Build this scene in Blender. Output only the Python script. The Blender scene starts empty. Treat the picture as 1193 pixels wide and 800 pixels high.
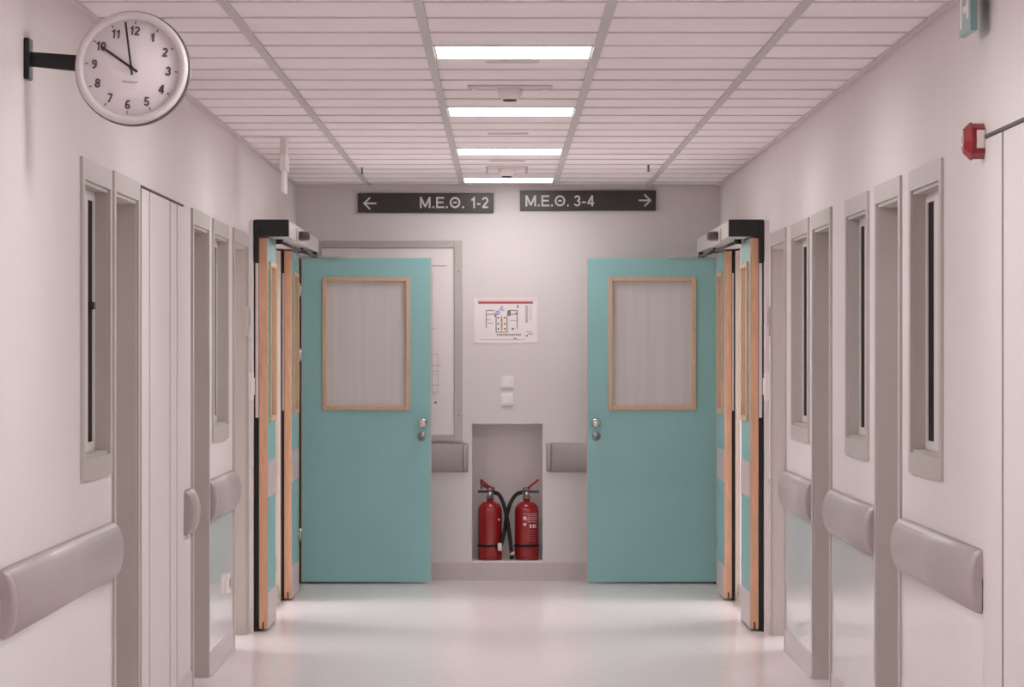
import bpy, bmesh, math, random
from mathutils import Vector, Matrix
random.seed(4)
C = bpy.context.scene.collection
F = 4800.0
VX, VY = 585.0, 413.0
CAMZ = 1.45
MID = 0.035          # middle of the corridor
HALF = 1.36          # half width of the corridor
CEIL = 2.541
YB = 26.46           # back wall
PI = math.pi

def PX(px, Y): return (px - VX) * Y / F
def PZ(py, Y): return CAMZ - (py - VY) * Y / F
def SX(s, d): return MID + s * d

# ------------------------------------------------------------------ materials
def srgb(r, g, b):
    f = lambda c: (c / 12.92 if c <= 0.04045 else ((c + 0.055) / 1.055) ** 2.4)
    return (f(r / 255), f(g / 255), f(b / 255), 1)

def mat(name, col, rough=0.5, metal=0.0, var=0.03, scale=6.0, bump=0.0, bscale=200.0, spec=0.5, coat=0.0, stretch=None):
    m = bpy.data.materials.new(name); m.use_nodes = True
    nt = m.node_tree; b = nt.nodes['Principled BSDF']
    tc = nt.nodes.new('ShaderNodeTexCoord')
    n = nt.nodes.new('ShaderNodeTexNoise'); n.inputs['Scale'].default_value = scale; n.inputs['Detail'].default_value = 4
    src = tc.outputs['Object']
    if stretch:
        mp = nt.nodes.new('ShaderNodeMapping'); mp.inputs['Scale'].default_value = stretch
        nt.links.new(src, mp.inputs['Vector']); src = mp.outputs['Vector']
    nt.links.new(src, n.inputs['Vector'])
    r = nt.nodes.new('ShaderNodeValToRGB')
    a = [c * (1 - var) for c in col[:3]] + [1]; z = [min(1, c * (1 + var)) for c in col[:3]] + [1]
    r.color_ramp.elements[0].color = a; r.color_ramp.elements[1].color = z
    r.color_ramp.elements[0].position = .3; r.color_ramp.elements[1].position = .7
    nt.links.new(n.outputs['Fac'], r.inputs['Fac']); nt.links.new(r.outputs['Color'], b.inputs['Base Color'])
    b.inputs['Roughness'].default_value = rough; b.inputs['Metallic'].default_value = metal
    b.inputs['Specular IOR Level'].default_value = spec
    if coat:
        b.inputs['Coat Weight'].default_value = coat; b.inputs['Coat Roughness'].default_value = 0.12
    if bump:
        n2 = nt.nodes.new('ShaderNodeTexNoise'); n2.inputs['Scale'].default_value = bscale
        nt.links.new(tc.outputs['Object'], n2.inputs['Vector'])
        bp = nt.nodes.new('ShaderNodeBump'); bp.inputs['Strength'].default_value = bump; bp.inputs['Distance'].default_value = 0.002
        nt.links.new(n2.outputs['Fac'], bp.inputs['Height']); nt.links.new(bp.outputs['Normal'], b.inputs['Normal'])
    return m

def emis(name, col, strength):
    m = bpy.data.materials.new(name); m.use_nodes = True
    b = m.node_tree.nodes['Principled BSDF']
    b.inputs['Base Color'].default_value = (.9, .9, .9, 1)
    b.inputs['Emission Color'].default_value = col; b.inputs['Emission Strength'].default_value = strength
    return m

M = dict(
    wall=mat('wall_paint', srgb(221, 215, 214), .55, var=.015, scale=1.5, bump=.03),
    back=mat('back_wall_paint', srgb(218, 211, 210), .5, var=.015, scale=1.5, bump=.03),
    panel=mat('gloss_wall_panel', srgb(228, 222, 222), .12, var=.01, scale=2, spec=.6),
    floor=mat('vinyl_floor', srgb(226, 219, 220), .21, var=.02, scale=9, spec=.17),
    inlay=mat('pale_vinyl_inlay', srgb(240, 233, 233), .3, var=.02, scale=9, spec=.22),
    hous=mat('operator_housing', srgb(190, 182, 181), .4),
    plate=mat('door_plate', srgb(196, 182, 180), .4),
    skirt=mat('skirting_vinyl', srgb(200, 189, 188), .35, var=.03, scale=20),
    tile=mat('ceiling_tile', srgb(247, 241, 241), .8, var=.02, scale=4, bump=.05),
    gap=mat('ceiling_void', srgb(150, 138, 138), .9),
    cross=mat('ceiling_cross_bar', srgb(214, 204, 204), .7, var=.05, scale=3),
    tbar=mat('ceiling_bar', srgb(196, 192, 189), .5),
    frame=mat('grey_frame_paint', srgb(184, 177, 172), .4, var=.02, scale=3),
    leafg=mat('grey_door_laminate', srgb(196, 188, 186), .4),
    sash=mat('sash_grey', srgb(214, 207, 204), .4),
    dark=mat('dark_glass', srgb(20, 18, 17), .5, var=.05, spec=.03),
    black=mat('black_plastic', srgb(16, 16, 16), .45, var=.1),
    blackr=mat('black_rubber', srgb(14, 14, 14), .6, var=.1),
    groove=mat('groove_shadow_gap', srgb(98, 90, 90), .8),
    teal=mat('teal_laminate', srgb(139, 186, 185), .24, var=.03, scale=2.5, spec=.5),
    wood=mat('beech_edge', srgb(216, 168, 136), .5, var=.12, scale=14, stretch=(6, 6, .6)),
    woodp=mat('pale_beech_frame', srgb(200, 168, 138), .45, var=.08, scale=14, stretch=(4, 4, 1)),
    frost=mat('frosted_glass', srgb(200, 195, 193), .28, var=.05, scale=5, stretch=(8, 8, .25)),
    post=mat('door_frame_post', srgb(196, 184, 170), .45),
    rail=mat('bumper_rail_grey', srgb(174, 165, 163), .42, var=.02, scale=12),
    railc=mat('bumper_cap_grey', srgb(168, 157, 156), .42, var=.02, scale=12),
    white=mat('white_plastic', srgb(236, 230, 228), .35, var=.01),
    offw=mat('off_white_metal', srgb(222, 214, 212), .4, var=.01),
    paper=mat('paper', srgb(236, 226, 226), .5, var=.01),
    red=mat('extinguisher_red', srgb(152, 28, 32), .22, var=.04, coat=.4),
    redp=mat('alarm_red', srgb(146, 34, 40), .35, var=.04),
    chrome=mat('satin_chrome', srgb(205, 205, 205), .18, metal=1.0, var=.02),
    steel=mat('dull_steel', srgb(150, 148, 146), .4, metal=.8),
    sign=mat('sign_charcoal', srgb(56, 50, 49), .3, var=.06),
    letter=mat('sign_lettering', srgb(214, 208, 206), .5, var=.01),
    ink=mat('black_ink', srgb(52, 48, 50), .6),
    inkc=mat('clock_numeral_ink', srgb(84, 76, 80), .6),
    inkg=mat('grey_ink', srgb(128, 120, 122), .6),
    inkl=mat('pale_ink', srgb(196, 186, 188), .6),
    inkr=mat('red_ink', srgb(176, 84, 90), .6),
    inkp=mat('pink_ink', srgb(238, 204, 208), .6),
    inko=mat('orange_ink', srgb(206, 158, 112), .6),
    inkb=mat('lilac_ink', srgb(190, 182, 214), .6),
    face=mat('clock_face', srgb(242, 236, 240), .45, var=.01),
    rim=mat('clock_rim', srgb(218, 212, 211), .35, var=.02),
    green=mat('exit_green', srgb(120, 160, 158), .3),
    acryl=mat('clear_acrylic', srgb(206, 222, 220), .15, var=.02),
    dome=mat('sensor_smoke', srgb(70, 62, 62), .3),
    lamp=emis('panel_glow', (1, .975, .97, 1), 23.5),
    lamp2=emis('panel_glow_dim', (1, .975, .97, 1), 18.0),
    lamp3=emis('panel_glow_dimmest', (1, .975, .97, 1), 10.0),
)

# ------------------------------------------------------------------ mesh builder
class MB:
    def __init__(self): self.bm = bmesh.new(); self.mats = []
    def mi(self, m):
        if m not in self.mats: self.mats.append(m)
        return self.mats.index(m)
    def box(self, x0, x1, y0, y1, z0, z1, m):
        if x0 > x1: x0, x1 = x1, x0
        if y0 > y1: y0, y1 = y1, y0
        if z0 > z1: z0, z1 = z1, z0
        v = [self.bm.verts.new(p) for p in ((x0,y0,z0),(x1,y0,z0),(x1,y1,z0),(x0,y1,z0),(x0,y0,z1),(x1,y0,z1),(x1,y1,z1),(x0,y1,z1))]
        i = self.mi(m)
        for f in ((0,3,2,1),(4,5,6,7),(0,1,5,4),(1,2,6,5),(2,3,7,6),(3,0,4,7)):
            self.bm.faces.new([v[k] for k in f]).material_index = i
        return self
    def loft(self, sections, m, smooth=False, caps=True):
        i = self.mi(m); rows = [[self.bm.verts.new(p) for p in s] for s in sections]
        n = len(rows[0])
        for a, b in zip(rows, rows[1:]):
            for k in range(n):
                f = self.bm.faces.new((a[k], a[(k+1) % n], b[(k+1) % n], b[k])); f.material_index = i; f.smooth = smooth
        if caps:
            for r in (rows[0], rows[-1]):
                f = self.bm.faces.new(r); f.material_index = i
        return self
    def lathe(self, c, axis, prof, m, n=32, smooth=True):
        """prof: (radius, distance along the axis); axis 'x','y','z' (or '-y' ...)"""
        sg = -1 if axis[0] == '-' else 1; ax = axis[-1]
        secs = []
        for r, h in prof:
            r = max(r, 1e-5); s = []
            for k in range(n):
                a = 2*PI*k/n; u, v = r*math.cos(a), r*math.sin(a); h2 = h*sg
                p = {'z': (u, v, h2), 'y': (u, h2, v), 'x': (h2, u, v)}[ax]
                s.append((c[0]+p[0], c[1]+p[1], c[2]+p[2]))
            secs.append(s)
        return self.loft(secs, m, smooth)
    def tube(self, pts, r, m, n=10):
        pts = [Vector(p) for p in pts]; secs = []
        up = Vector((0, 1, 0.001))
        for k, p in enumerate(pts):
            t = (pts[min(k+1, len(pts)-1)] - pts[max(k-1, 0)]).normalized()
            a = t.cross(up)
            if a.length < 1e-4: a = t.cross(Vector((1, 0, 0)))
            a.normalize(); b = t.cross(a)
            secs.append([tuple(p + r*(math.cos(2*PI*j/n)*a + math.sin(2*PI*j/n)*b)) for j in range(n)])
        return self.loft(secs, m, True)
    def prism(self, poly, y0, y1, m):
        """poly in (x, z), extruded along y"""
        return self.loft([[(x, y0, z) for x, z in poly], [(x, y1, z) for x, z in poly]], m)
    def bar(self, a, b, w, y0, y1, m):
        """straight bar of width w in the xz plane"""
        a = Vector((a[0], a[1])); b = Vector((b[0], b[1])); d = (b-a).normalized()*w/2; q = Vector((-d.y, d.x))
        return self.prism([tuple(a-q), tuple(b-q), tuple(b+q), tuple(a+q)], y0, y1, m)
    def mesh(self, src, mtx, m):
        i = self.mi(m); base = [self.bm.verts.new(mtx @ v.co) for v in src.vertices]
        for p in src.polygons:
            try: self.bm.faces.new([base[k] for k in p.vertices]).material_index = i
            except ValueError: pass
        return self
    def done(self, name, parent=None, bevel=0.0, seg=2, loc=None):
        bmesh.ops.recalc_face_normals(self.bm, faces=self.bm.faces[:])
        me = bpy.data.meshes.new(name); 
        if loc is None and parent is not None:
            o_ = Vector((0, 0, 0)); p = parent
            while p is not None: o_ += p.location; p = p.parent
        else:
            o_ = Vector(loc) if loc is not None else Vector((0, 0, 0))
        bmesh.ops.translate(self.bm, verts=self.bm.verts[:], vec=-o_)
        self.bm.to_mesh(me); self.bm.free()
        for m in self.mats: me.materials.append(m)
        o = bpy.data.objects.new(name, me); C.objects.link(o)
        if parent is not None: o.parent = parent
        else: o.location = o_
        if bevel:
            md = o.modifiers.new('bevel', 'BEVEL'); md.width = bevel; md.segments = seg; md.limit_method = 'ANGLE'; md.angle_limit = .6
        return o

def tag(o, label, cat, group=None):
    o['label'] = label; o['category'] = cat
    if group: o['group'] = group
    return o
def thing(name, loc, label, cat, group=None):
    o = bpy.data.objects.new(name, None); C.objects.link(o); o.location = loc; o.empty_display_size = .1
    return tag(o, label, cat, group)
def struct(o): o['kind'] = 'structure'; return o
def sempty(name, loc):
    o = bpy.data.objects.new(name, None); C.objects.link(o); o.location = loc; o['kind'] = 'structure'; return o

# lettering drawn as strokes: every glyph is a list of polylines in a box one unit high
def arc(cx, cy, rx, ry, a0, a1, n=14):
    return [(cx+rx*math.cos(math.radians(a0+(a1-a0)*k/n)), cy+ry*math.sin(math.radians(a0+(a1-a0)*k/n))) for k in range(n+1)]
six = [arc(.3, .295, .21, .21, 0, 360, 24), arc(.335, .46, .245, .455, 190, 60)]
GLYPH = {
    'M': (.84, [[(.085, 0), (.085, 1)], [(.755, 0), (.755, 1)], [(.10, .94), (.42, .10)], [(.74, .94), (.42, .10)]]),
    'E': (.64, [[(.085, 0), (.085, 1)], [(.085, .92), (.62, .92)], [(.085, .51), (.57, .51)], [(.085, .08), (.64, .08)]]),
    'Θ': (.84, [arc(.42, .5, .335, .42, 0, 360, 32), [(.28, .5), (.56, .5)]]),
    '.': (.18, [[(.09, 0), (.09, .17)]]), '-': (.36, [[(.02, .37), (.34, .37)]]), ' ': (.16, []),
    '0': (.6, [arc(.3, .5, .215, .42, 0, 360, 28)]),
    '1': (.44, [[(.30, 0), (.30, 1)], [(.30, .86), (.05, .70)]]),
    '2': (.6, [arc(.3, .69, .215, .23, 170, -40) + [(.10, .09)], [(.04, .08), (.57, .08)]]),
    '3': (.6, [arc(.29, .71, .2, .21, 165, -90), arc(.29, .295, .22, .215, 90, -165)]),
    '4': (.6, [[(.44, 0), (.44, 1)], [(.42, .93), (.07, .30)], [(.04, .28), (.6, .28)]]),
    '5': (.6, [[(.53, .92), (.15, .92), (.11, .5)] + arc(.3, .31, .225, .235, 120, -160)]),
    '6': (.6, six), '9': (.6, [[(.6-x, 1-y) for x, y in p] for p in six]),
    '7': (.58, [[(.04, .92), (.55, .92)], [(.50, .92), (.22, 0)]]),
    '8': (.6, [arc(.3, .285, .22, .21, 0, 360, 24), arc(.3, .72, .19, .195, 0, 360, 24)]),
}
def text_lines(body, space=.10):
    out = []; x = 0
    for ch in body:
        w, ps = GLYPH[ch]; out += [[(x+a, c) for a, c in p] for p in ps]; x += w+space
    return out, x-space
def stroke(mb, pts, w, y0, y1, m):
    P = [Vector(p) for p in pts]; closed = (P[0]-P[-1]).length < 1e-6
    L, R_ = [], []
    for k, p in enumerate(P):
        a = P[k-1] if k > 0 else (P[-2] if closed else None); c = P[k+1] if k < len(P)-1 else (P[1] if closed else None)
        d1 = (p-a).normalized() if a is not None else None; d2 = (c-p).normalized() if c is not None else None
        t = (d1+d2).normalized() if d1 and d2 else (d1 or d2)
        q = Vector((-t.y, t.x)); f = 1/max(.5, q.dot(Vector((-d1.y, d1.x)))) if d1 and d2 else 1
        L.append(p+q*w/2*f); R_.append(p-q*w/2*f)
    for k in range(len(P)-1):
        mb.prism([tuple(L[k]), tuple(L[k+1]), tuple(R_[k+1]), tuple(R_[k])], y0, y1, m)
def text_fit(mb, body, x0, x1, z0, z1, y, m, wgt=.155, depth=.003):
    """fits stroked text into a rectangle facing -Y"""
    ls, W = text_lines(body); sx = (x1-x0)/W; sz = z1-z0
    for k, p in enumerate(ls): stroke(mb, [(x0+a*sx, z0+c*sz) for a, c in p], wgt*sz, y-.0003*(k % 3), y+depth, m)

# ------------------------------------------------------------------ room shell
Y0 = -2.0
LOBBY = 44.0
T = .28
windows = {-1: [(12.93, 13.90), (18.79, 19.85)], 1: [(13.01, 14.05), (15.64, 16.66), (18.67, 19.79)]}
doors = {-1: [(13.98, 14.98), (17.53, 18.56), (20.23, 21.40)], 1: [(14.36, 15.35), (17.40, 18.47), (20.20, 21.31)]}
FW = .068   # flange width
FP = .010   # flange projection
WZ0, WZ1, DZ = 1.05, 2.072, 2.075

b = MB(); b.box(-4.2, 4.3, Y0-.3, YB+.9, -.12, 0, M['floor'])
struct(b.done('floor'))

def wall(s, name):
    b = MB(); holes = []
    for y0, y1 in windows[s]: holes.append((y0+FW, y1-FW, WZ0+FW, WZ1-FW))
    for y0, y1 in doors[s]: holes.append((y0+FW, y1-FW, -1, DZ-FW))
    holes.append((22.57, 24.17, -1, 2.07)); holes.sort(); y = Y0
    for h0, h1, z0, z1 in holes:
        b.box(SX(s, HALF), SX(s, HALF+T), y, h0, 0, 2.62, M['wall'])
        b.box(SX(s, HALF), SX(s, HALF+T), h0, h1, z1, 2.62, M['wall'])
        if z0 > 0: b.box(SX(s, HALF), SX(s, HALF+T), h0, h1, 0, z0, M['wall'])
        y = h1
    b.box(SX(s, HALF), SX(s, HALF+T), y, YB, 0, 2.62, M['wall'])
    struct(b.done(name))
wall(-1, 'wall_left'); wall(1, 'wall_right')
# side lobbies behind the open doorways at the far end
for s, side in ((-1, 'left'), (1, 'right')):
    b = MB(); b.box(SX(s, 3.6), SX(s, 3.75), 19.6, 25.2, 0, 2.62, M['wall'])
    b.box(SX(s, HALF+T), SX(s, 3.6), 19.6, 19.75, 0, 2.62, M['wall']); b.box(SX(s, HALF+T), SX(s, 3.6), 25.05, 25.2, 0, 2.62, M['wall'])
    struct(b.done('wall_%s_lobby' % side))
    for yy, k in ((21.6, .95), (23.75, 1)):
        L = bpy.data.lights.new('lobby_lamp', 'AREA'); L.shape = 'RECTANGLE'; L.size = .6; L.size_y = 1.2; L.energy = LOBBY*k; L.color = (1, .975, .97)
        o = bpy.data.objects.new('lobby_lamp', L); C.objects.link(o); o.location = (SX(s, 2.5), yy, 2.58)

# back wall with the extinguisher niche
nx0, nx1, nz0, nz1 = PX(550, YB), PX(632, YB), PZ(654, YB), PZ(493.5, YB)
b = MB()
b.box(SX(-1, HALF+T), nx0, YB, YB+.25, 0, 2.62, M['back']); b.box(nx1, SX(1, HALF+T), YB, YB+.25, 0, 2.62, M['back'])
b.box(nx0, nx1, YB, YB+.25, nz1, 2.62, M['back']); b.box(nx0, nx1, YB, YB+.25, 0, nz0, M['back'])
b.box(nx0-.05, nx1+.05, YB+.25, YB+.3, nz0-.05, nz1+.05, M['back'])
struct(b.done('wall_back'))
b = MB(); b.box(SX(-1, HALF+T), SX(1, HALF+T), Y0-.25, Y0, 0, 2.62, M['wall']); struct(b.done('wall_front'))

# ceiling: tiles in a grid with long bars
CX = [.04 + .6*k for k in (-1.5, -.5, .5, 1.5)]
ROW0, ROW = 14.54, .604
edges = [SX(-1, HALF)] + CX + [SX(1, HALF)]
b = MB()
b.box(SX(-1, 3.9), SX(1, 3.9), Y0-.25, YB+.25, CEIL+.075, CEIL+.16, M['gap'])
lightrows = (-24, -18, -12, -6, 0, 6, 12, 18)
nrow0 = int(math.floor((Y0-ROW0)/ROW)); nrow1 = int(math.ceil((YB-ROW0)/ROW))
for k in range(nrow0, nrow1):
    y0 = max(Y0, ROW0+k*ROW); y1 = min(YB, ROW0+(k+1)*ROW)
    for c in range(5):
        if c == 2 and k in lightrows: continue
        x0, x1 = edges[c], edges[c+1]
        x0 += .010 if c > 0 else 0; x1 -= .010 if c < 4 else 0
        g = .0035
        dz = random.uniform(0, .0012)
        b.box(x0, x1, y0+g, y1-g, CEIL+dz, CEIL+.02, M['tile'])
        b.box(x0, x1, y1-.009, y1+.009, CEIL-.0032-random.uniform(0, .0015), CEIL+.02, M['cross'])
for x in CX: b.box(x-.0155, x+.0155, Y0, YB, CEIL-.008, CEIL+.02, M['tbar'])
struct(b.done('ceiling'))
# edge angle along both walls
for s, n in ((-1, 'trim_1'), (1, 'trim_2')):
    b = MB(); b.box(SX(s, HALF), SX(s, HALF-.02), Y0, YB, CEIL-.012, CEIL-.0005, M['cross']); struct(b.done(n))

# skirting (coved), broken at the doorways
def skirt(s, name):
    b = MB(); y = Y0
    for y0, y1 in doors[s] + [(YB, YB)]:
        prof = [(0, .105), (.006, .105), (.007, .03), (.011, .012), (.018, 0), (0, 0)]
        b.loft([[(SX(s, HALF-d), yy, z) for d, z in prof] for yy in (y, y0)], M['skirt']); y = y1
    struct(b.done(name))
skirt(-1, 'baseboard_left'); skirt(1, 'baseboard_right')
b = MB()
b.box(SX(-1, HALF), SX(1, HALF), YB-.008, YB, 0, nz0-.006, M['skirt']); struct(b.done('baseboard_back'))
# niche surround
b = MB(); 
b.box(nx0, nx1, YB-.012, YB+.25, nz0-.006, nz0+.006, M['white']); struct(b.done('trim_3'))

# glossy wall protection sheets below the rails
def sheets(s, spans, name):
    b = MB()
    for y0, y1 in spans: b.box(SX(s, HALF), SX(s, HALF-.003), y0, y1, .105, .80, M['panel'])
    struct(b.done(name))
sheets(-1, [(Y0, 13.98), (18.56, 20.23), (21.40, 22.4)], 'trim_4')
sheets(1, [(11.95, 14.36), (15.35, 17.40), (18.47, 20.20), (21.31, 22.4)], 'trim_5')

# windows
wn = 0
for s in (-1, 1):
    for y0, y1 in windows[s]:
        wn += 1
        w = sempty('window_%d' % wn, (SX(s, HALF), (y0+y1)/2, WZ0))
        b = MB(); xa, xb = SX(s, HALF-FP), SX(s, HALF+.001); e = FW
        b.box(xa, xb, y0, y0+e, WZ0, WZ1, M['frame']); b.box(xa, xb, y1-e, y1, WZ0, WZ1, M['frame'])
        b.box(xa, xb, y0+e, y1-e, WZ0, WZ0+e, M['frame']); b.box(xa, xb, y0+e, y1-e, WZ1-e, WZ1, M['frame'])
        xr = SX(s, HALF+.16); xi = SX(s, HALF)
        b.box(xi, xr, y0+e-.001, y0+e+.012, WZ0+e, WZ1-e, M['frame']); b.box(xi, xr, y1-e-.012, y1-e+.001, WZ0+e, WZ1-e, M['frame'])
        b.box(xi, xr, y0+e+.012, y1-e-.012, WZ0+e, WZ0+e+.012, M['frame']); b.box(xi, xr, y0+e+.012, y1-e-.012, WZ1-e-.012, WZ1-e, M['frame'])
        b.done('window_frame', w)
        a0, a1, c0, c1 = y0+e+.012, y1-e-.012, WZ0+e+.012, WZ1-e-.012
        b = MB(); q0, q1 = SX(s, HALF+.040), SX(s, HALF+.08); t = .05; t2 = .03; ym = (y0+y1)/2; hm = .165
        b.box(q0, q1, a0, a0+t, c0, c1, M['sash']); b.box(q0, q1, a1-t, a1, c0, c1, M['sash'])
        for ya_, yb_ in ((a0+t, ym-hm), (ym+hm, a1-t)):
            b.box(q0, q1, ya_, yb_, c0, c0+t2, M['sash']); b.box(q0, q1, ya_, yb_, c1-t2, c1, M['sash'])
        b.box(q0, q1, ym-hm, ym+hm, c0, c1, M['sash'])
        b.done('sash', w, .002)
        for ya_, yb_ in ((a0+t, ym-hm), (ym+hm, a1-t)):
            b = MB(); b.box(SX(s, HALF+.046), SX(s, HALF+.054), ya_-.003, yb_+.003, c0+t2-.003, c1-t2+.003, M['dark']); b.done('pane', w)
        if wn == 1:
            b = MB(); b.box(SX(s, HALF+.028), SX(s, HALF+.0465), a1-.16, a1-.11, 1.60, 1.625, M['black']); b.done('latch', w, .003)

# doorways
dn = 0
for s in (-1, 1):
    for y0, y1 in doors[s]:
        dn += 1
        w = sempty('door_%d' % dn, (SX(s, HALF), (y0+y1)/2, 0))
        b = MB(); xa, xb = SX(s, HALF-FP), SX(s, HALF+.001); e = FW
        b.box(xa, xb, y0, y0+e, 0, DZ, M['frame']); b.box(xa, xb, y1-e, y1, 0, DZ, M['frame'])
        b.box(xa, xb, y0+e, y1-e, DZ-e, DZ, M['frame'])
        xi, xr = SX(s, HALF), SX(s, HALF+.2)
        b.box(xi, xr, y0+e-.001, y0+e+.012, 0, DZ-e, M['frame']); b.box(xi, xr, y1-e-.012, y1-e+.001, 0, DZ-e, M['frame'])
        b.box(xi, xr, y0+e+.012, y1-e-.012, DZ-e-.012, DZ-e, M['frame'])
        b.done('door_frame', w)
        if y0 > 20: continue
        b = MB(); b.box(SX(s, HALF+.135), SX(s, HALF+.18), y0+e+.016, y1-e-.016, .01, DZ-e-.016, M['leafg']); b.done('door_panel', w, .002)
        b = MB(); b.lathe((SX(s, HALF+.135), y0+e+.08, 1.03), 'x' if s < 0 else '-x', [(.001, 0), (.024, 0), (.024, .006), (.01, .008), (.01, .04), (.001, .04)], M['chrome'], 16)
        b.box(SX(s, HALF+.095), SX(s, HALF+.11), y0+e+.07, y0+e+.2, 1.02, 1.04, M['chrome']); b.done('door_handle', w)

# flush service doors in the wall surface
def flush(s, name, spans, z1, head):
    w = sempty(name, (SX(s, HALF), spans[0][0], 0))
    for y0, y1 in spans:
        b = MB(); b.box(SX(s, HALF-.004), SX(s, HALF), y0+.02, y1-.02, .105, z1-.006, M['wall']); b.done('door_panel', w)
    b = MB(); b.box(SX(s, HALF-.0012), SX(s, HALF), spans[0][0]-.004, spans[-1][1]+.004, .105, z1+.002, M['groove']); b.done('shadow_gap', w)
    b = MB(); b.box(SX(s, HALF-.0045), SX(s, HALF), head[0], head[1], z1-.001, z1+(.005 if s < 0 else .008), M['groove']); b.done('head_gap', w)
flush(-1, 'door_7', [(15.08, 15.44), (15.44, 16.39), (16.39, 16.74), (16.74, 17.08)], 2.066, (15.0, 17.10))
flush(1, 'door_8', [(9.6, 10.5), (10.5, 11.45), (11.45, 11.88)], 2.075, (9.5, 11.90))

# ------------------------------------------------------------------ bumper rails
RZ0, RZ1, RD = .695, .884, .046
def rail_prof(depth, shrink=0.0):
    n = 12; p = []; zc = (RZ0+RZ1)/2; h = (RZ1-RZ0)/2 - shrink
    for k in range(n+1):
        a = -PI/2 + PI*k/n
        p.append((depth*(math.cos(a)**.85 if math.cos(a) > 1e-6 else 0), zc + h*math.sin(a)))
    return p
def rail(kind, a, b_, label, caps=(True, True)):
    cap = .03
    if kind == 'back': place = lambda d, t, z: (t, YB-d, z); loc = ((a+b_)/2, YB, RZ0)
    else: place = lambda d, t, z, s=kind: (SX(s, HALF-d), t, z); loc = (SX(kind, HALF), (a+b_)/2, RZ0)
    r = thing('bumper_rail', loc, label, 'bumper rail', 'grey curved bumper rails on the walls')
    lo = a+cap+.004 if caps[0] else a; hi = b_-cap-.004 if caps[1] else b_
    if hi - lo > .02:
        mb = MB(); mb.loft([[place(d, t, z) for d, z in rail_prof(RD)] for t in (lo, hi)], M['rail'], True, True); mb.done('rail_cover', r)
    for on, end, dirn in ((caps[0], a, 1), (caps[1], b_, -1)):
        if not on: continue
        mb = MB(); secs = []
        for f in (0, .08, .2, .4, .7, 1):
            dd = RD*(.62 + .38*math.sqrt(max(0, 1-(1-f)**2)))
            secs.append([place(d, end+dirn*cap*f, z) for d, z in rail_prof(dd, .006*(1-f))])
        mb.loft(secs, M['railc'], True, True); mb.done('end_cap', r)
    return r
rail(-1, 10.86, 13.97, 'longest grey curved bumper rail on the near left wall below the first window')
rail(-1, 17.15, 17.52, 'short grey bumper rail stub just before the middle left doorway')
rail(-1, 18.57, 20.22, 'grey bumper rail under the far narrow window on the left wall')
rail(1, 11.95, 14.35, 'grey curved bumper rail under the nearest window on the right wall')
rail(1, 15.36, 17.39, 'grey bumper rail between the two nearer doorways on the right wall')
rail(1, 18.48, 20.19, 'grey bumper rail under the farthest window on the right wall')
rail('back', SX(-1, HALF-.02), PX(545.5, YB), 'grey bumper rail on the end wall sticking out behind the left teal door')
rail('back', PX(636.5, YB), SX(1, HALF-.02), 'grey bumper rail on the end wall sticking out behind the right teal door')

# ------------------------------------------------------------------ ceiling lights
def ceiling_light(k, label):
    y0 = ROW0+k*ROW
    t = thing('ceiling_light', (.04, y0+ROW/2, CEIL), label, 'ceiling light', 'square ceiling light panels in a row')
    f = MB(); x0, x1, ya, yb = .04-.288, .04+.288, y0+.006, y0+ROW-.006; e = .014
    for q in ((x0, x1, ya, ya+e), (x0, x1, yb-e, yb), (x0, x0+e, ya+e, yb-e), (x1-e, x1, ya+e, yb-e)):
        f.box(*q, CEIL-.004, CEIL+.03, M['offw'])
    f.done('light_frame', t)
    f = MB(); f.box(x0+e, x1-e, ya+e, yb-e, CEIL-.0045, CEIL+.02, M['lamp3' if k == 18 else 'lamp2' if k == 12 else 'lamp']); f.done('diffuser', t)
ceiling_light(0, 'nearest and largest of the lit ceiling panels in view')
ceiling_light(6, 'second lit ceiling panel from the front, just past the near detector')
ceiling_light(12, 'third lit ceiling panel from the front, before the far detector')
ceiling_light(18, 'farthest lit ceiling panel, just in front of the end wall')
ceiling_light(-6, 'lit ceiling panel above the near left clock, beyond the top of the picture')
ceiling_light(-12, 'lit ceiling panel ahead of the viewer, above the picture')
ceiling_light(-18, 'lit ceiling panel close to the viewer, above the picture')
ceiling_light(-24, 'lit ceiling panel over the viewer, outside the picture')

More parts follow.
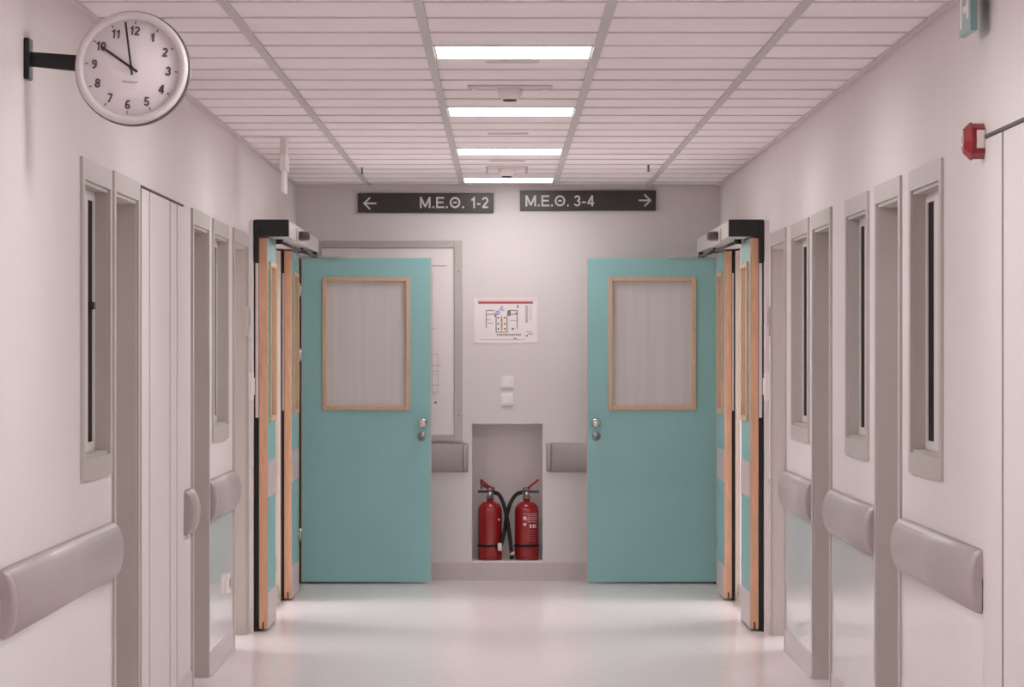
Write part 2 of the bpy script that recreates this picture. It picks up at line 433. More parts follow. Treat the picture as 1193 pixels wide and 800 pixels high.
# ------------------------------------------------------------------ swing doors
DT = .043
DW, DH = .823, 2.062
def place_fn(axis, x, y, s):
    """maps (u along the leaf, t through it away from the corridor face, z)"""
    if axis == 'front': return lambda u, t, z: (x + s*u, y + t, z)      # u goes outwards to the hinge
    return lambda u, t, z: (x + s*t, y + u, z)
def bx(mb, P, u0, u1, t0, t1, z0, z1, m):
    a = P(u0, t0, z0); c = P(u1, t1, z1); mb.box(a[0], c[0], a[1], c[1], a[2], c[2], m)
def leaf(axis, s, x, y, label, backing=0.0, rz=0.0):
    d = thing('swing_door', (x, y, 0), label, 'door', 'teal swing doors with wood framed windows')
    P = place_fn(axis, x, y, s)
    lock_far = axis == 'side'
    w0, w1 = (.135, .69)
    wz0, wz1 = 1.099, 1.941
    mb = MB(); zb, zt, e = .012, DH, .004
    for q in ((e, w0+.02, zb, zt), (w1-.02, DW-e, zb, zt), (w0+.02, w1-.02, zb, wz0+.02), (w0+.02, w1-.02, wz1-.02, zt)):
        bx(mb, P, q[0], q[1], 0, DT, q[2], q[3], M['teal'])
    mb.done('door_panel', d)
    mb = MB(); bx(mb, P, 0, e, .0005, DT-.0005, zb, zt, M['wood']); bx(mb, P, DW-e, DW, .0005, DT-.0005, zb, zt, M['wood'])
    if axis == 'side':
        bx(mb, P, -.003, 0, DT*.42, DT*.58, zb, .05, M['black'])
    mb.done('edge_strip', d)
    f = MB(); g = .026; pr = .013
    for q in ((w0, w0+g, wz0, wz1), (w1-g, w1, wz0, wz1), (w0+g, w1-g, wz0, wz0+g), (w0+g, w1-g, wz1-g, wz1)):
        bx(f, P, q[0], q[1], -pr, DT+pr*.5, q[2], q[3], M['woodp'])
    f.done('window_frame', d, .003)
    f = MB(); bx(f, P, w0+g, w1-g, .014, .022, wz0+g, wz1-g, M['frost']); f.done('window_pane', d)
    k = MB(); u = .055
    if axis == 'front':
        kz = 1.018
        c = P(u, 0, kz)
        k.lathe(c, '-y', [(.001, 0), (.026, 0), (.026, .008), (.011, .01), (.011, .034), (.024, .042), (.031, .054), (.031, .062), (.024, .072), (.001, .076)], M['chrome'], 28)
        kn = k.done('door_knob', d)
        k = MB(); c = P(u+.004, 0, kz-.085)
        k.lathe(c, '-y', [(.001, 0), (.027, 0), (.027, .007), (.02, .01), (.011, .011), (.011, .016), (.001, .016)], M['steel'], 28); k.done('lock_rose', d)
        for hz in (.31, 1.45, 1.86):
            k = MB(); c = P(DW+.008, -.004, hz); k.lathe((c[0], c[1], c[2]-.04), 'z', [(.001, 0), (.008, 0), (.008, .08), (.001, .08)], M['chrome'], 12)
            bx(k, P, DW-.001, DW+.016, 0, .004, hz-.035, hz+.035, M['chrome']); k.done('hinge', d)
        k = MB(); bx(k, P, DW-.30, DW-.0, -.012, .01, DH, DH+.012, M['chrome']); k.done('slide_rail', d)
    else:
        for hz in (.31, 1.2, 1.86):
            k = MB(); c = P(DW+.008, .006, hz); k.lathe((c[0], c[1], c[2]-.04), 'z', [(.001, 0), (.007, 0), (.007, .08), (.001, .08)], M['chrome'], 12)
            k.done('hinge', d)
    if axis == 'side':
        for nm, za_, zb_ in (('bumper_plate', .70, .885), ('kick_plate', .014, .20)):
            k = MB(); bx(k, P, .006, DW-.006, -.0025, 0, za_, zb_, M['plate']); k.done(nm, d)['label'] = 'greyish pink protection plate'
    if backing:  # black strip behind the leaf edge, with a pale inset at window height
        k = MB(); r = .05; t0, t1 = DT+.0005, DT+backing
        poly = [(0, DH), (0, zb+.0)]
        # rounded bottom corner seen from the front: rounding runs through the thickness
        sec = [(t0, DH), (t0, .004), (t0+.3*backing, .004), (t0+.62*backing, .012), (t1-.1*backing, .03), (t1, .06), (t1, DH)]
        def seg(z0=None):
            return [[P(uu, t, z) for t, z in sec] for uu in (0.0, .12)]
        k.loft(seg(), M['blackr']); sl = k.done('black_backing', d)
        k = MB(); bx(k, P, -.0015, .0005, t0+.002, t1-.007, 1.12, 1.93, M['offw']); k.done('pale_inset', sl)
    return d
YD = 26.10
# the two leaves that face the camera
leaf('front', -1, PX(502.5, YD), YD, 'teal door facing the camera on the left, beside the framed board')
leaf('front', 1, PX(684, YD), YD, 'teal door facing the camera on the right, beside the extinguisher niche')
# edge-on leaves folded back along the side walls
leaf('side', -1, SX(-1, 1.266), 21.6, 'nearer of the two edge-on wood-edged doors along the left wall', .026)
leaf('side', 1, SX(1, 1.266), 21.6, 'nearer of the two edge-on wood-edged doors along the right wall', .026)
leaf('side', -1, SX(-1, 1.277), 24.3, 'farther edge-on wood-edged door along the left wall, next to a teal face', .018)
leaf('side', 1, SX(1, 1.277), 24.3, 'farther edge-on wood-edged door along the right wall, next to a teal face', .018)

# frame posts between the leaves
n = 6
for s in (-1, 1):
    b = MB()
    b.box(SX(s, 1.288), SX(s, HALF), 22.445, 22.56, 0, 2.06, M['post'])
    b.box(SX(s, 1.272), SX(s, 1.288), 22.445, 22.50, 0, 2.06, M['woodp'])
    struct(b.done('trim_%d' % n)); n += 1
    b = MB(); b.box(SX(s, 1.337), SX(s, HALF), 21.52, 22.44, 0, 2.15, M['wall']); struct(b.done('trim_%d' % n)); n += 1
    b = MB(); b.box(SX(s, 1.338), SX(s, HALF), 24.18, 24.29, 0, 2.06, M['post']); struct(b.done('trim_%d' % n)); n += 1
    b = MB(); b.box(SX(s, 1.322), SX(s, HALF), 25.98, 26.2, 0, 2.075, M['post'])
    b.box(SX(s, 1.309), SX(s, 1.322), 26.12, 26.18, 0, 2.06, M['groove']); struct(b.done('trim_%d' % n)); n += 1

# door operators: long housings over the leaves with black ends
for s, side in ((-1, 'left'), (1, 'right')):
    t = thing('door_operator', (SX(s, HALF), 21.58, 2.068), 'long %s-hand door operator box with black end and dark dome sensor' % side, 'door operator', 'automatic door operators above the side doors')
    za, zb_ = 2.068, 2.158; d0 = 1.152
    b = MB(); b.box(SX(s, d0+.004), SX(s, HALF-.002), 21.62, 25.16, za+.003, zb_-.002, M['hous']); b.done('housing', t, .004)
    b = MB(); b.box(SX(s, d0), SX(s, 1.334), 21.575, 21.62, za, zb_, M['black'])
    b.done('end_cap', t, .004)
    b = MB(); b.box(SX(s, 1.310), SX(s, 1.3355), 21.55, 21.575, 1.935, zb_-.004, M['black']); b.done('end_bracket', t, .004)
    yc = 22.45; zc = 2.094
    b = MB(); b.lathe((SX(s, d0+.004), yc, zc), '-x' if s > 0 else 'x', [(.001, 0), (.042, 0), (.042, .006), (.001, .006)], M['hous'], 24)
    dm = b.done('sensor_base', t)
    b = MB(); b.loft([[(SX(s, d0-.01-.06*f), yc+g*math.cos(a), zc+.028*k*(1 if math.sin(a) > 0 else .9)*math.sin(a)) for a in [2*PI*j/24 for j in range(24)]]
             for f, g, k in ((0, .04, 1), (.4, .04, 1), (.8, .036, .92), (1, .028, .75))], M['dome'], True); b.done('sensor_dome', dm)
    # closer arm under the housing
    b = MB()
    p0, p1, p2 = (SX(s, 1.235), 22.2, 2.058), (SX(s, 1.20), 23.8, 2.052), (SX(s, 1.17), 24.95, 2.046)
    b.tube([p0, p1], .009, M['black']); b.tube([p1, p2], .011, M['black'])
    b.lathe((p0[0], p0[1], 2.045), 'z', [(.001, 0), (.02, 0), (.02, .026), (.001, .026)], M['black'], 16)
    b.lathe((p1[0], p1[1], 2.036), 'z', [(.001, 0), (.018, 0), (.018, .03), (.001, .03)], M['black'], 16)
    b.lathe((p2[0], p2[1], 2.036), 'z', [(.001, 0), (.016, 0), (.016, .034), (.001, .034)], M['black'], 16)
    b.done('closer_arm', t)

# ------------------------------------------------------------------ end wall: signs, plan, board, switches
def sign(x0p, x1p, y0p, y1p, text, tx, ty, arrow, label):
    Y = YB
    x0, x1, z0, z1 = PX(x0p, Y), PX(x1p, Y), PZ(y1p, Y), PZ(y0p, Y)
    t = thing('direction_sign', ((x0+x1)/2, Y, z0), label, 'sign', 'dark direction signs above the end wall')
    b = MB(); b.box(x0, x1, Y-.022, Y, z0, z1, M['sign']); b.done('sign_plate', t, .002)
    for word, (xa_, xb_) in zip(text.split(' '), tx):
        b = MB(); text_fit(b, word, PX(xa_, Y), PX(xb_, Y), PZ(ty[1], Y), PZ(ty[0], Y), Y-.0235, M['letter']); b.done('lettering', t)
    b = MB(); ya, yb = Y-.025, Y-.0215; w = .011
    ax0, ax1 = PX(arrow[0], Y), PX(arrow[1], Y); zc = PZ(arrow[2], Y); h = 6.8*Y/F; dirn = 1 if ax1 < ax0 else -1
    b.bar((ax0, zc), (ax1, zc), w, ya, yb, M['letter'])
    b.bar((ax1-dirn*.004, zc-.003), (ax1+dirn*h, zc+h), w, ya-.0004, yb, M['letter']); b.bar((ax1-dirn*.004, zc+.003), (ax1+dirn*h, zc-h), w, ya-.0008, yb, M['letter'])
    b.done('arrow', t)
sign(417, 575, 225, 248, 'M.E.Θ. 1-2', ((489, 541), (548.5, 569)), (229.5, 242.5), (438.5, 424.5, 237), 'dark sign reading M.E.Θ. 1-2 with an arrow pointing left')
sign(606, 764, 222, 245.5, 'M.E.Θ. 3-4', ((612, 663), (668.5, 692)), (227.5, 240.5), (744, 757.5, 233.5), 'dark sign reading M.E.Θ. 3-4 with an arrow pointing right')

# evacuation plan
def rect(b, px0, px1, py0, py1, m, layer, Y=YB):
    b.box(PX(px0, Y), PX(px1, Y), Y-.0042-.0004*layer, Y-.0035, PZ(py1, Y), PZ(py0, Y), m)
t = thing('evacuation_plan', (PX(589.5, YB), YB, PZ(400, YB)), 'white paper floor plan with a red header band fixed on the end wall', 'floor plan')
b = MB(); b.box(PX(552.5, YB), PX(626, YB), YB-.004, YB+.001, PZ(399.5, YB), PZ(347, YB), M['paper']); b.done('sheet', t)
b = MB(); rect(b, 556.5, 624, 347.6, 350.8, M['inkp'], 1)
rect(b, 557, 621, 351, 353.8, M['inkr'], 2); rect(b, 557, 559, 351, 353.8, M['inkg'], 3); rect(b, 616, 621, 351, 353.8, M['inkg'], 3); b.done('header_band', t)
b = MB()
for q in ((566, 576, 361, 362), (566, 576, 365.5, 366.5), (566, 567, 361, 382), (566, 572, 372, 372.6), (568, 575, 376, 376.6), (592, 603, 361, 362), (592, 603, 365.5, 366.5),
          (576, 578, 364, 369), (577.4, 578.6, 368, 387), (590, 591.2, 368, 387), (578, 581, 362, 367), (591, 595, 362, 368), (578, 591, 386.3, 387.3), (602, 603, 361, 383), (594, 602, 373, 373.6), (596, 599, 382, 384),
          (579.5, 581.5, 369, 371), (587, 589, 369, 371), (579.5, 581.5, 376, 378), (587, 589, 376, 378), (579.5, 581.5, 382, 384), (587, 589, 382, 384)):
    rect(b, *q, M['inkg'], 1)
for q in ((583.5, 585.5, 368, 385),): rect(b, *q, M['inko'], 1)
for q in ((583.8, 585.2, 372, 374), (583.8, 585.2, 378, 379.5), (600.5, 602, 364, 366)): rect(b, *q, M['inkr'], 2)
for q in ((583, 586, 356, 360), (581.5, 587.5, 360, 362), (576, 583, 363, 366)): rect(b, *q, M['inkb'], 2)
b.done('plan_drawing', t)
b = MB()
for k in range(13): rect(b, 579+k*2.2, 580.4+k*2.2, 388.6+(k % 2)*.4, 390.6+(k % 3)*.3, M['inkg'], 1)
for k in range(12): rect(b, 612, 615, 356+k*1.7, 356.9+k*1.7, M['inkg'], 1); rect(b, 616, 620.5-(k % 3), 356+k*1.5, 356.6+k*1.5, M['inkl'], 1)
for q in ((598, 602, 393.6, 394.8), (560, 612, 395.4, 395.8), (613, 615, 390, 392), (613, 620, 386, 386.6), (615, 621, 388.6, 389.4), (602.5, 604, 355, 359)): rect(b, *q, M['inkg'], 1)
b.done('plan_text', t)

# framed board behind the left door
t = thing('notice_board', (PX(454, YB), YB, PZ(513, YB)), 'large white board in a grey frame, half hidden behind the left teal door', 'notice board')
bx0, bx1, bz0, bz1 = PX(366, YB), PX(538.5, YB), PZ(513.5, YB), PZ(280.5, YB); e = 9.2*YB/F
b = MB()
for q in ((bx0, bx0+e, bz0, bz1), (bx1-e, bx1, bz0, bz1), (bx0+e, bx1-e, bz0, bz0+e*.8), (bx0+e, bx1-e, bz1-e*.85, bz1)): b.box(q[0], q[1], YB-.022, YB, q[2], q[3], M['frame'])
b.done('board_frame', t, .002)
b = MB(); b.box(bx0+e, bx1-e, YB-.008, YB, bz0+e*.8, bz1-e*.85, M['paper']); b.done('board_sheet', t)
b = MB()
def mark(a, c, d, f, m): b.box(PX(a, YB), PX(c, YB), YB-.0095, YB-.0075, PZ(f, YB), PZ(d, YB), m)
mark(480, 520, 309.3, 310.1, M['inkg']); mark(503.3, 503.9, 318, 460, M['inkl'])
for k, (yy, ww) in enumerate(((382, 4), (412, 7), (425, 11), (432, 8), (436, 6), (448, 8), (456, 6), (459, 5))): mark(503.5, 503.5+ww, yy, yy+.8, M['inkl'])
mark(510, 510.6, 412, 458, M['inkl']); mark(506, 509, 467.5, 470, M['inkg'])
b.done('board_marks', t)
for yy in (316, 484):
    b = MB(); b.lathe((PX(534.5, YB), YB-.022, PZ(yy, YB)), '-y', [(.001, 0), (.006, 0), (.004, .003), (.001, .003)], M['steel'], 12); b.done('screw', t)

# two switches
for yy, lab in ((445, 'upper of the two white light switches on the end wall'), (465, 'lower white light switch, just above the extinguisher niche')):
    c = PX(590.7, YB); z = PZ(yy, YB)
    t = thing('light_switch', (c, YB, z-.04), lab, 'switch', 'white square switches on the end wall')
    b = MB(); b.box(c-.0415, c+.0415, YB-.012, YB, z-.041, z+.041, M['white']); b.done('switch_plate', t, .004)
    b = MB(); b.box(c-.029, c+.029, YB-.018, YB-.012, z-.029, z+.029, M['white']); b.done('rocker', t, .003)

# ------------------------------------------------------------------ fire extinguishers in the niche
def extinguisher(px, label, hose_pts, lever_side, tilt, gauge_label):
    Y = YB+.105; k = Y/F
    x = PX(px, Y); z0 = nz0+.006
    t = thing('fire_extinguisher', (x, Y, z0), label, 'fire extinguisher', 'red fire extinguishers in the wall niche')
    R = .0775
    zt = .384
    b = MB(); prof = [(.001, .008), (R-.012, .008), (R-.003, .014), (R, .024), (R, zt-.07)]
    for j in range(1, 9):
        a = j/8*PI/2; prof.append((.022+(R-.022)*math.cos(a), zt-.07+.062*math.sin(a)))
    prof += [(.022, zt+.02), (.001, zt+.02)]
    b.lathe((x, Y, z0), 'z', prof, M['red'], 40); body = b.done('cylinder_body', t)
    b = MB(); b.lathe((x, Y, z0), 'z', [(R-.008, 0), (R-.002, 0), (R-.001, .012), (R-.008, .012)], M['redp'], 40); b.done('base_ring', t)
    b = MB(); b.lathe((x, Y, z0+.085), 'z', [(R-.004, 0), (R+.004, 0), (R+.004, .016), (R-.004, .016)], M['blackr'], 40); b.done('strap', t)
    # valve
    b = MB(); b.lathe((x, Y, z0+zt+.012), 'z', [(.001, 0), (.026, 0), (.026, .012), (.018, .016), (.018, .05), (.022, .054), (.022, .066), (.001, .066)], M['steel'], 24)
    s = lever_side
    b.lathe((x-s*.016, Y, z0+zt+.048), '-x' if s > 0 else 'x', [(.001, 0), (.013, 0), (.013, .03), (.001, .03)], M['steel'], 16)
    v = b.done('valve', t)
    b = MB(); b.lathe((x+.0, Y-.017, z0+zt+.04), '-y', [(.001, 0), (.014, 0), (.014, .012), (.001, .012)], M['chrome'], 16); b.done('pressure_gauge', v)
    zb = z0+zt+.068
    def lever(pts, th, m, name):
        q = MB()
        for (a, c) in zip(pts, pts[1:]): q.bar((x+s*a[0], zb+a[1]), (x+s*c[0], zb+c[1]), th, Y-.012, Y+.012, m)
        q.done(name, t, .002)
    lever([(-.028, -.004), (.02, -.012), (.080, -.012)], .014, M['dome'] if tilt else M['black'], 'carry_handle')
    if tilt:
        lever([(-.026, .004), (.010, .012), (.080, .066)], .016, M['redp'], 'squeeze_lever')
        
    else:
        lever([(-.028, .004), (.01, .020), (.062, .062)], .020, M['redp'], 'squeeze_lever'); lever([(.058, .068), (.056, .004)], .012, M['dome'], 'lever_guard'); lever([(.008, .010), (.052, .034)], .022, M['redp'], 'lever_web')
    # hose
    P = []
    for (hx, hy, dy) in hose_pts: P.append(Vector((PX(hx, Y), Y+dy, PZ(hy, Y))))
    S = []
    for i in range(len(P)-1):
        a, b1, c, d = P[max(0, i-1)], P[i], P[i+1], P[min(len(P)-1, i+2)]
        for q in range(8):
            u = q/8; S.append(.5*((2*b1)+(c-a)*u+(2*a-5*b1+4*c-d)*u*u+(3*b1-a-3*c+d)*u**3))
    S.append(P[-1])
    b = MB(); b.tube(S, .0125, M['blackr'], 12); h = b.done('hose', t)
    e = S[-1]; b = MB()
    if tilt: b.lathe((e.x, e.y, e.z-.02), 'z', [(.001, 0), (.013, 0), (.015, .01), (.015, .04), (.012, .05), (.001, .05)], M['white'], 16)
    else:
        b.lathe((e.x, e.y, e.z), 'z', [(.001, 0), (.015, 0), (.015, .028), (.001, .028)], M['black'], 16)
        b.lathe((e.x, e.y, e.z+.028), 'z', [(.001, 0), (.0155, 0), (.0155, .02), (.001, .02)], M['offw'], 16)
    b.done('nozzle', h)
    if gauge_label:
        # printed panel wrapped on the cylinder
        b = MB(); r = R+.0012
        def patch(a0, a1, za, zb, m, rr=r):
            n = 8; rows = []
            outer = [(x+rr*math.sin(a0+(a1-a0)*q/n), Y-rr*math.cos(a0+(a1-a0)*q/n)) for q in range(n+1)]
            inner = [(x+(rr-.002)*math.sin(a0+(a1-a0)*q/n), Y-(rr-.002)*math.cos(a0+(a1-a0)*q/n)) for q in range(n+1)][::-1]
            ring = outer+inner
            b.loft([[(u, w, za) for u, w in ring], [(u, w, zb) for u, w in ring]], m)
        for zc in (.272, .232): b.lathe((x-.012, Y-R+.0015, z0+zc), '-y', [(.001, 0), (.011, 0), (.011, .003), (.001, .003)], M['inkp'], 20)
        for j, (a0, a1) in enumerate(((-.3, 1.1), (.08, 1.0), (.08, 1.05), (-.3, 1.0), (.08, .95))): patch(a0, a1, z0+.298-j*.013, z0+.3015-j*.013, M['inkp'])
        for a0, a1 in ((.25, .42), (.52, .7), (.78, .88)): patch(a0, a1, z0+.208, z0+.232, M['inkp'])
        for j in range(7): patch(.08, .95-.1*(j % 3), z0+.192-j*.011, z0+.195-j*.011, M['inkr'])
        b.done('label', body)
    else:
        b = MB()
        r = R+.0012
        for zc in (.262,):
            b.lathe((x+R*.72, Y-R*.70, z0+zc), '-y', [(.001, 0), (.008, 0), (.006, .003), (.001, .003)], M['inkp'], 12)
        b.done('sticker', body)
extinguisher(571, 'left red extinguisher in the niche, with a plain front and pointed lever', [(576, 573.5, 0), (581.5, 576, -.03), (586.5, 586, -.07), (590.5, 602, -.092), (593.5, 622, -.092), (595.6, 641, -.088), (596.3, 650.5, -.085)], -1, False, False)
extinguisher(613.5, 'right red extinguisher in the niche, with a printed label and raised lever', [(608, 573, 0), (601, 576, -.02), (594.5, 586, -.035), (590.3, 600, -.045), (588, 617, -.060), (585, 630, -.075), (582.3, 637, -.088)], 1, True, True)

# ------------------------------------------------------------------ clock on a bracket
YC = 11.45
cx, cz = PX(154.5, YC), PZ(80, YC); RC = 65.3*YC/F
t = thing('wall_clock', (SX(-1, HALF), YC, cz), 'round white two-sided clock on a black bracket, showing about two minutes to ten', 'clock')
tc = math.radians(5.5)   # hangs slightly turned
def CR(x, z):            # clock plane, rotated clockwise
    return (cx + x*math.cos(tc)+z*math.sin(tc), cz - x*math.sin(tc)+z*math.cos(tc))
YF = YC-.045
b = MB(); b.lathe((cx, YF, cz), 'y', [(RC-.022, .006), (RC-.020, -.006), (RC-.008, -.010), (RC-.001, -.004), (RC, .006), (RC, .03), (RC-.022, .03)], M['rim'], 64)
b.done('clock_rim', t)
b = MB(); b.lathe((cx, YF, cz), 'y', [(.01, .031), (RC-.002, .031), (RC+.004, .04), (RC+.004, .082), (RC-.006, .088), (.01, .088)], M['dome'], 64); b.done('clock_case', t)
b = MB(); b.lathe((cx, YF, cz), 'y', [(.001, .004), (RC-.021, .004), (RC-.021, .02), (.001, .02)], M['face'], 64); b.done('clock_face', t)
for h in range(1, 13):
    a = h/12*2*PI; r = RC*.66
    ls, W = text_lines(str(h), .08); hh = .0245; ux, uz = r*math.sin(a), r*math.cos(a)
    b = MB()
    for k, p in enumerate(ls): stroke(b, [CR(ux+(q-W/2)*hh, uz+(v-.5)*hh) for q, v in p], .0046, YF+.0025-.0002*(k % 3), YF+.0045, M['inkc'])
    p0, p1 = CR(RC*.775*math.sin(a), RC*.775*math.cos(a)), CR(RC*.825*math.sin(a), RC*.825*math.cos(a))
    b.bar(p0, p1, .0026, YF+.002, YF+.0045, M['inkc']); b.done('numeral', t)
b = MB()
for k in range(9):
    p = CR(-.020+k*.0048, -.040-(k % 2)*.0008)
    b.bar((p[0]-.0018, p[1]), (p[0]+.0018, p[1]+.0022*(1 if k % 3 else -1)), .0022, YF+.0025, YF+.0045, M['inkg'])
b.done('maker_mark', t)
def hand(ang, ln, tail, w, y, name):
    b = MB(); a = math.radians(ang)
    p0 = CR(-tail*math.sin(a), -tail*math.cos(a)); p1 = CR(ln*math.sin(a), ln*math.cos(a))
    b.bar(p0, p1, w, y-.0012, y, M['ink']); b.done(name, t)
hand(-60.5, .101, .021, .0068, YF-.001, 'hour_hand'); hand(-12.5, .127, .021, .0056, YF-.003, 'minute_hand')
b = MB(); b.lathe((cx, YF+.004, cz), '-y', [(.001, 0), (.006, 0), (.006, .011), (.001, .011)], M['ink'], 16); b.done('hand_hub', t)
b = MB(); xw = SX(-1, HALF)
pA = PX(88.5, YC)
b.loft([[(xw+.01, YC-.014, PZ(77.3, YC)), (xw+.01, YC+.014, PZ(77.3, YC)), (xw+.01, YC+.014, PZ(60.5, YC)), (xw+.01, YC-.014, PZ(60.5, YC))],
        [(pA+.02, YC-.014, PZ(83.8, YC)), (pA+.02, YC+.014, PZ(83.8, YC)), (pA+.02, YC+.014, PZ(65, YC)), (pA+.02, YC-.014, PZ(65, YC))]], M['black']); b.done('bracket_arm', t, .002)
b = MB(); b.box(xw, xw+.016, YC-.045, YC+.045, PZ(93, YC), PZ(45, YC), M['black']); b.done('wall_plate', t, .004)

# ------------------------------------------------------------------ fire alarm sounder (right wall)
ya = 11.93
zc = PZ(164.5, ya); xw = SX(1, HALF)
t = thing('fire_alarm_sounder', (xw, ya, zc), 'red fire alarm sounder with a pale side label high on the right wall', 'fire alarm')
b = MB(); b.lathe((xw, ya, zc), '-x', [(.001, 0), (.052, 0), (.052, .034), (.001, .034)], M['redp'], 8, False); b.done('alarm_base', t, .002)
b = MB(); b.lathe((xw-.034, ya, zc), '-x', [(.001, 0), (.0555, 0), (.0555, .006), (.034, .028), (.001, .030)], M['redp'], 8, False); b.done('alarm_horn', t, .002)
b = MB()
b.box(xw-.026, xw-.003, ya-.0545, ya-.0455, zc-.022, zc+.030, M['offw']); b.done('side_label', t)
for zz in (-.011, .024):
    b = MB(); b.lathe((xw-.060, ya-.014, zc+zz), '-x', [(.001, 0), (.006, 0), (.004, .006), (.001, .007)], M['white'], 12); b.done('flash_lens', t)

# ------------------------------------------------------------------ hanging exit signs
def exit_sign(x, y0, y1, zb, zh, label, green):
    t = thing('exit_sign', (x, (y0+y1)/2, CEIL-.003), label, 'exit sign', 'hanging exit signs along the ceiling')
    b = MB(); b.box(x-.014, x+.014, y0+.03, y1-.03, zh+.05, CEIL-.001, M['offw']); b.done('ceiling_mount', t, .002)
    b = MB(); b.box(x-.017, x+.017, y0, y1, zh, zh+.075, M['white']); b.done('lamp_housing', t, .004)
    b = MB(); b.box(x-(.01 if green else .007), x+(.01 if green else .007), y0+.004, y1-.004, zb, zh, M['green' if green else 'white']); pl = b.done('sign_panel', t, .002)
    # white arrow and doorway pictogram on the corridor-facing side
    b = MB(); s = -1 if x > 0 else 1; e_ = .01 if green else .007; xf0, xf1 = x+s*(e_-.0005), x+s*(e_+.0012)
    ym = (y0+y1)/2; h = zh-zb
    b.box(xf0, xf1, y1-.085, y1-.03, zb+h*.15, zh-h*.12, M['white'])
    b.done('pictogram', pl); b = MB()
    b.box(xf0, xf1, y0+.05, y0+.10, zb+h*.3, zh-h*.08, M['white']); b.box(xf0, xf1, y0+.09, ym+.04, zb+h*.45, zb+h*.6, M['white'])
    b.done('pictogram', pl)
exit_sign(PX(331.5, 20.7), 20.52, 20.84, PZ(224, 20.6), PZ(198.5, 20.6), 'slim white exit sign seen edge-on, hanging from the left of the ceiling', False)
exit_sign(PX(1139, 11.75)-.010, 11.75, 12.05, PZ(35, 11.75), PZ(-30, 11.7)-.02, 'green and white exit sign at the top right, close to the right wall', True)

# ------------------------------------------------------------------ small ceiling fittings
def detector(x, Y, wide, rods, label):
    t = thing('ceiling_detector', (x, Y, CEIL), label, 'detector', 'white detectors under the ceiling')
    b = MB(); b.box(x-wide/2, x+wide/2, Y-.05, Y+.05, CEIL-.012, CEIL, M['offw']); b.done('mount_plate', t, .004)
    b = MB(); b.lathe((x, Y, CEIL-.012), 'z', [(.001, 0), (.05, 0), (.05, -.026), (.042, -.034), (.034, -.044), (.001, -.044)], M['white'], 28); b.done('detector_body', t)
    b = MB(); b.lathe((x, Y, CEIL-.056), 'z', [(.001, 0), (.03, 0), (.026, -.008), (.001, -.009)], M['dome'], 24); b.done('detector_lens', t)
    for s in (-1, 1):
        if rods:
            b = MB(); b.lathe((x+s*wide/2, Y, CEIL), 'z', [(.001, 0), (.007, 0), (.007, -.045), (.001, -.045)], M['tbar'], 12); b.done('side_rod', t)
        else:
            b = MB(); b.lathe((x+s*(wide/2-.03), Y, CEIL-.012), 'z', [(.001, 0), (.014, 0), (.010, -.008), (.001, -.008)], M['white'], 12); b.done('fixing_cap', t)
detector(PX(594, 16.7), 16.72, .345, False, 'white ceiling detector with wide plate between the first two light panels')
detector(PX(590.5, 23.8), 23.9, .226, True, 'white ceiling detector with two side rods near the farthest light panel')
for px, Y, lab in ((597, 15.32, 'thin slot plate in the ceiling right behind the nearest light panel'), (592, 20.3, 'thin slot plate in the ceiling right before the third light panel'), (591, 23.15, 'thin slot plate in the ceiling before the far detector')):
    b = MB(); x = PX(px, Y); b.box(x-.1, x+.1, Y-.035, Y+.035, CEIL-.006, CEIL+.001, M['offw']); b.box(x-.09, x+.09, Y-.012, Y+.012, CEIL-.007, CEIL-.004, M['tbar'])
    tag(b.done('slot_vent', None, .0, loc=(x, Y, CEIL)), lab, 'vent', 'slot plates along the ceiling')
for px, Y, lab in ((421.8, 23.95, 'tiny sprinkler head on the ceiling above the left sign'), (755.5, 23.6, 'tiny sprinkler head on the ceiling above the right sign')):
    x = PX(px, Y)
    t = thing('sprinkler_head', (x, Y, CEIL), lab, 'sprinkler', 'sprinkler heads under the ceiling')
    b = MB(); b.lathe((x, Y, CEIL+.004), 'z', [(.001, 0), (.02, 0), (.018, -.005), (.001, -.005)], M['offw'], 16); b.done('rosette', t)
    b = MB(); b.lathe((x, Y, CEIL-.004), 'z', [(.001, 0), (.006, 0), (.006, -.035), (.013, -.036), (.013, -.04), (.001, -.04)], M['steel'], 12); b.done('nozzle', t)

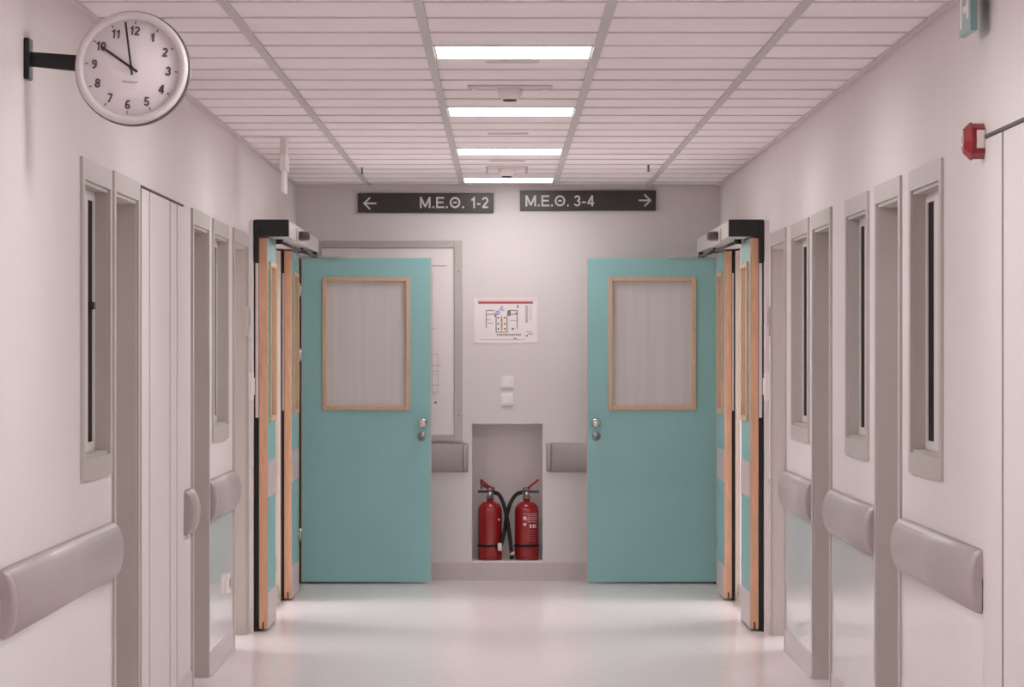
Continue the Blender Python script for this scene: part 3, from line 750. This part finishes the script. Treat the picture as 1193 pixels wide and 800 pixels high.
# ------------------------------------------------------------------ wall buttons beside the folded doors, socket
for s, side in ((-1, 'left'), (1, 'right')):
    y = 21.3; x = SX(s, HALF)
    t = thing('card_reader', (x, y, 1.54), 'slim grey wall reader above the white push button, %s side' % side, 'card reader', 'grey readers beside the folded doors')
    b = MB(); b.box(x, x-s*.020, y-.04, y+.04, 1.545, 1.70, M['frame']); b.done('reader_case', t, .003)
    b = MB(); b.box(x-s*.018, x-s*.022, y-.025, y+.025, 1.60, 1.68, M['steel']); b.done('reader_face', t)
    y = 21.42
    t = thing('push_button', (x, y, 1.20), 'white boxy push button on the wall below the grey reader, %s side' % side, 'push button', 'white door buttons beside the folded doors')
    b = MB(); b.box(x, x-s*.032, y-.045, y+.045, 1.21, 1.36, M['white']); b.done('button_case', t, .004)
    b = MB(); b.box(x-s*.031, x-s*.038, y-.03, y+.03, 1.24, 1.33, M['white']); b.done('button_pad', t, .002)
x = SX(-1, HALF); y = 19.72
t = thing('wall_socket', (x+.003, y, .30), 'small white wall socket low on the left wall below the far bumper rail', 'socket')
b = MB(); b.box(x+.003, x+.022, y-.045, y+.045, .31, .40, M['white']); b.done('socket_plate', t, .003)
b = MB(); b.lathe((x+.0222, y, .355), 'x', [(.001, 0), (.024, 0), (.024, .001), (.001, .001)], M['groove'], 20); b.done('socket_well', t)

# ------------------------------------------------------------------ camera, world, view
w = bpy.data.worlds.new('world'); bpy.context.scene.world = w; w.use_nodes = True
w.node_tree.nodes['Background'].inputs['Color'].default_value = (1, .96, .96, 1)
w.node_tree.nodes['Background'].inputs['Strength'].default_value = .3
cd = bpy.data.cameras.new('camera'); cam = bpy.data.objects.new('camera', cd); C.objects.link(cam)
cam.location = (0, 0, CAMZ); cam.rotation_euler = (PI/2, 0, 0)
cd.sensor_width = 36; cd.lens = F/1193*36
cd.shift_x = (596.5-VX)/1193; cd.shift_y = -(400-VY)/1193
cd.clip_start = .05; cd.clip_end = 100
sc = bpy.context.scene; sc.camera = cam
sc.view_settings.view_transform = 'Standard'
try: sc.view_settings.look = 'None'
except TypeError: pass
sc.view_settings.gamma = 1; sc.view_settings.use_curve_mapping = False
sc.view_settings.exposure = 0.18
sc.cycles.max_bounces = 12; sc.cycles.diffuse_bounces = 8; sc.cycles.glossy_bounces = 5
sc.cycles.caustics_reflective = False; sc.cycles.caustics_refractive = False
sc.cycles.use_denoising = True
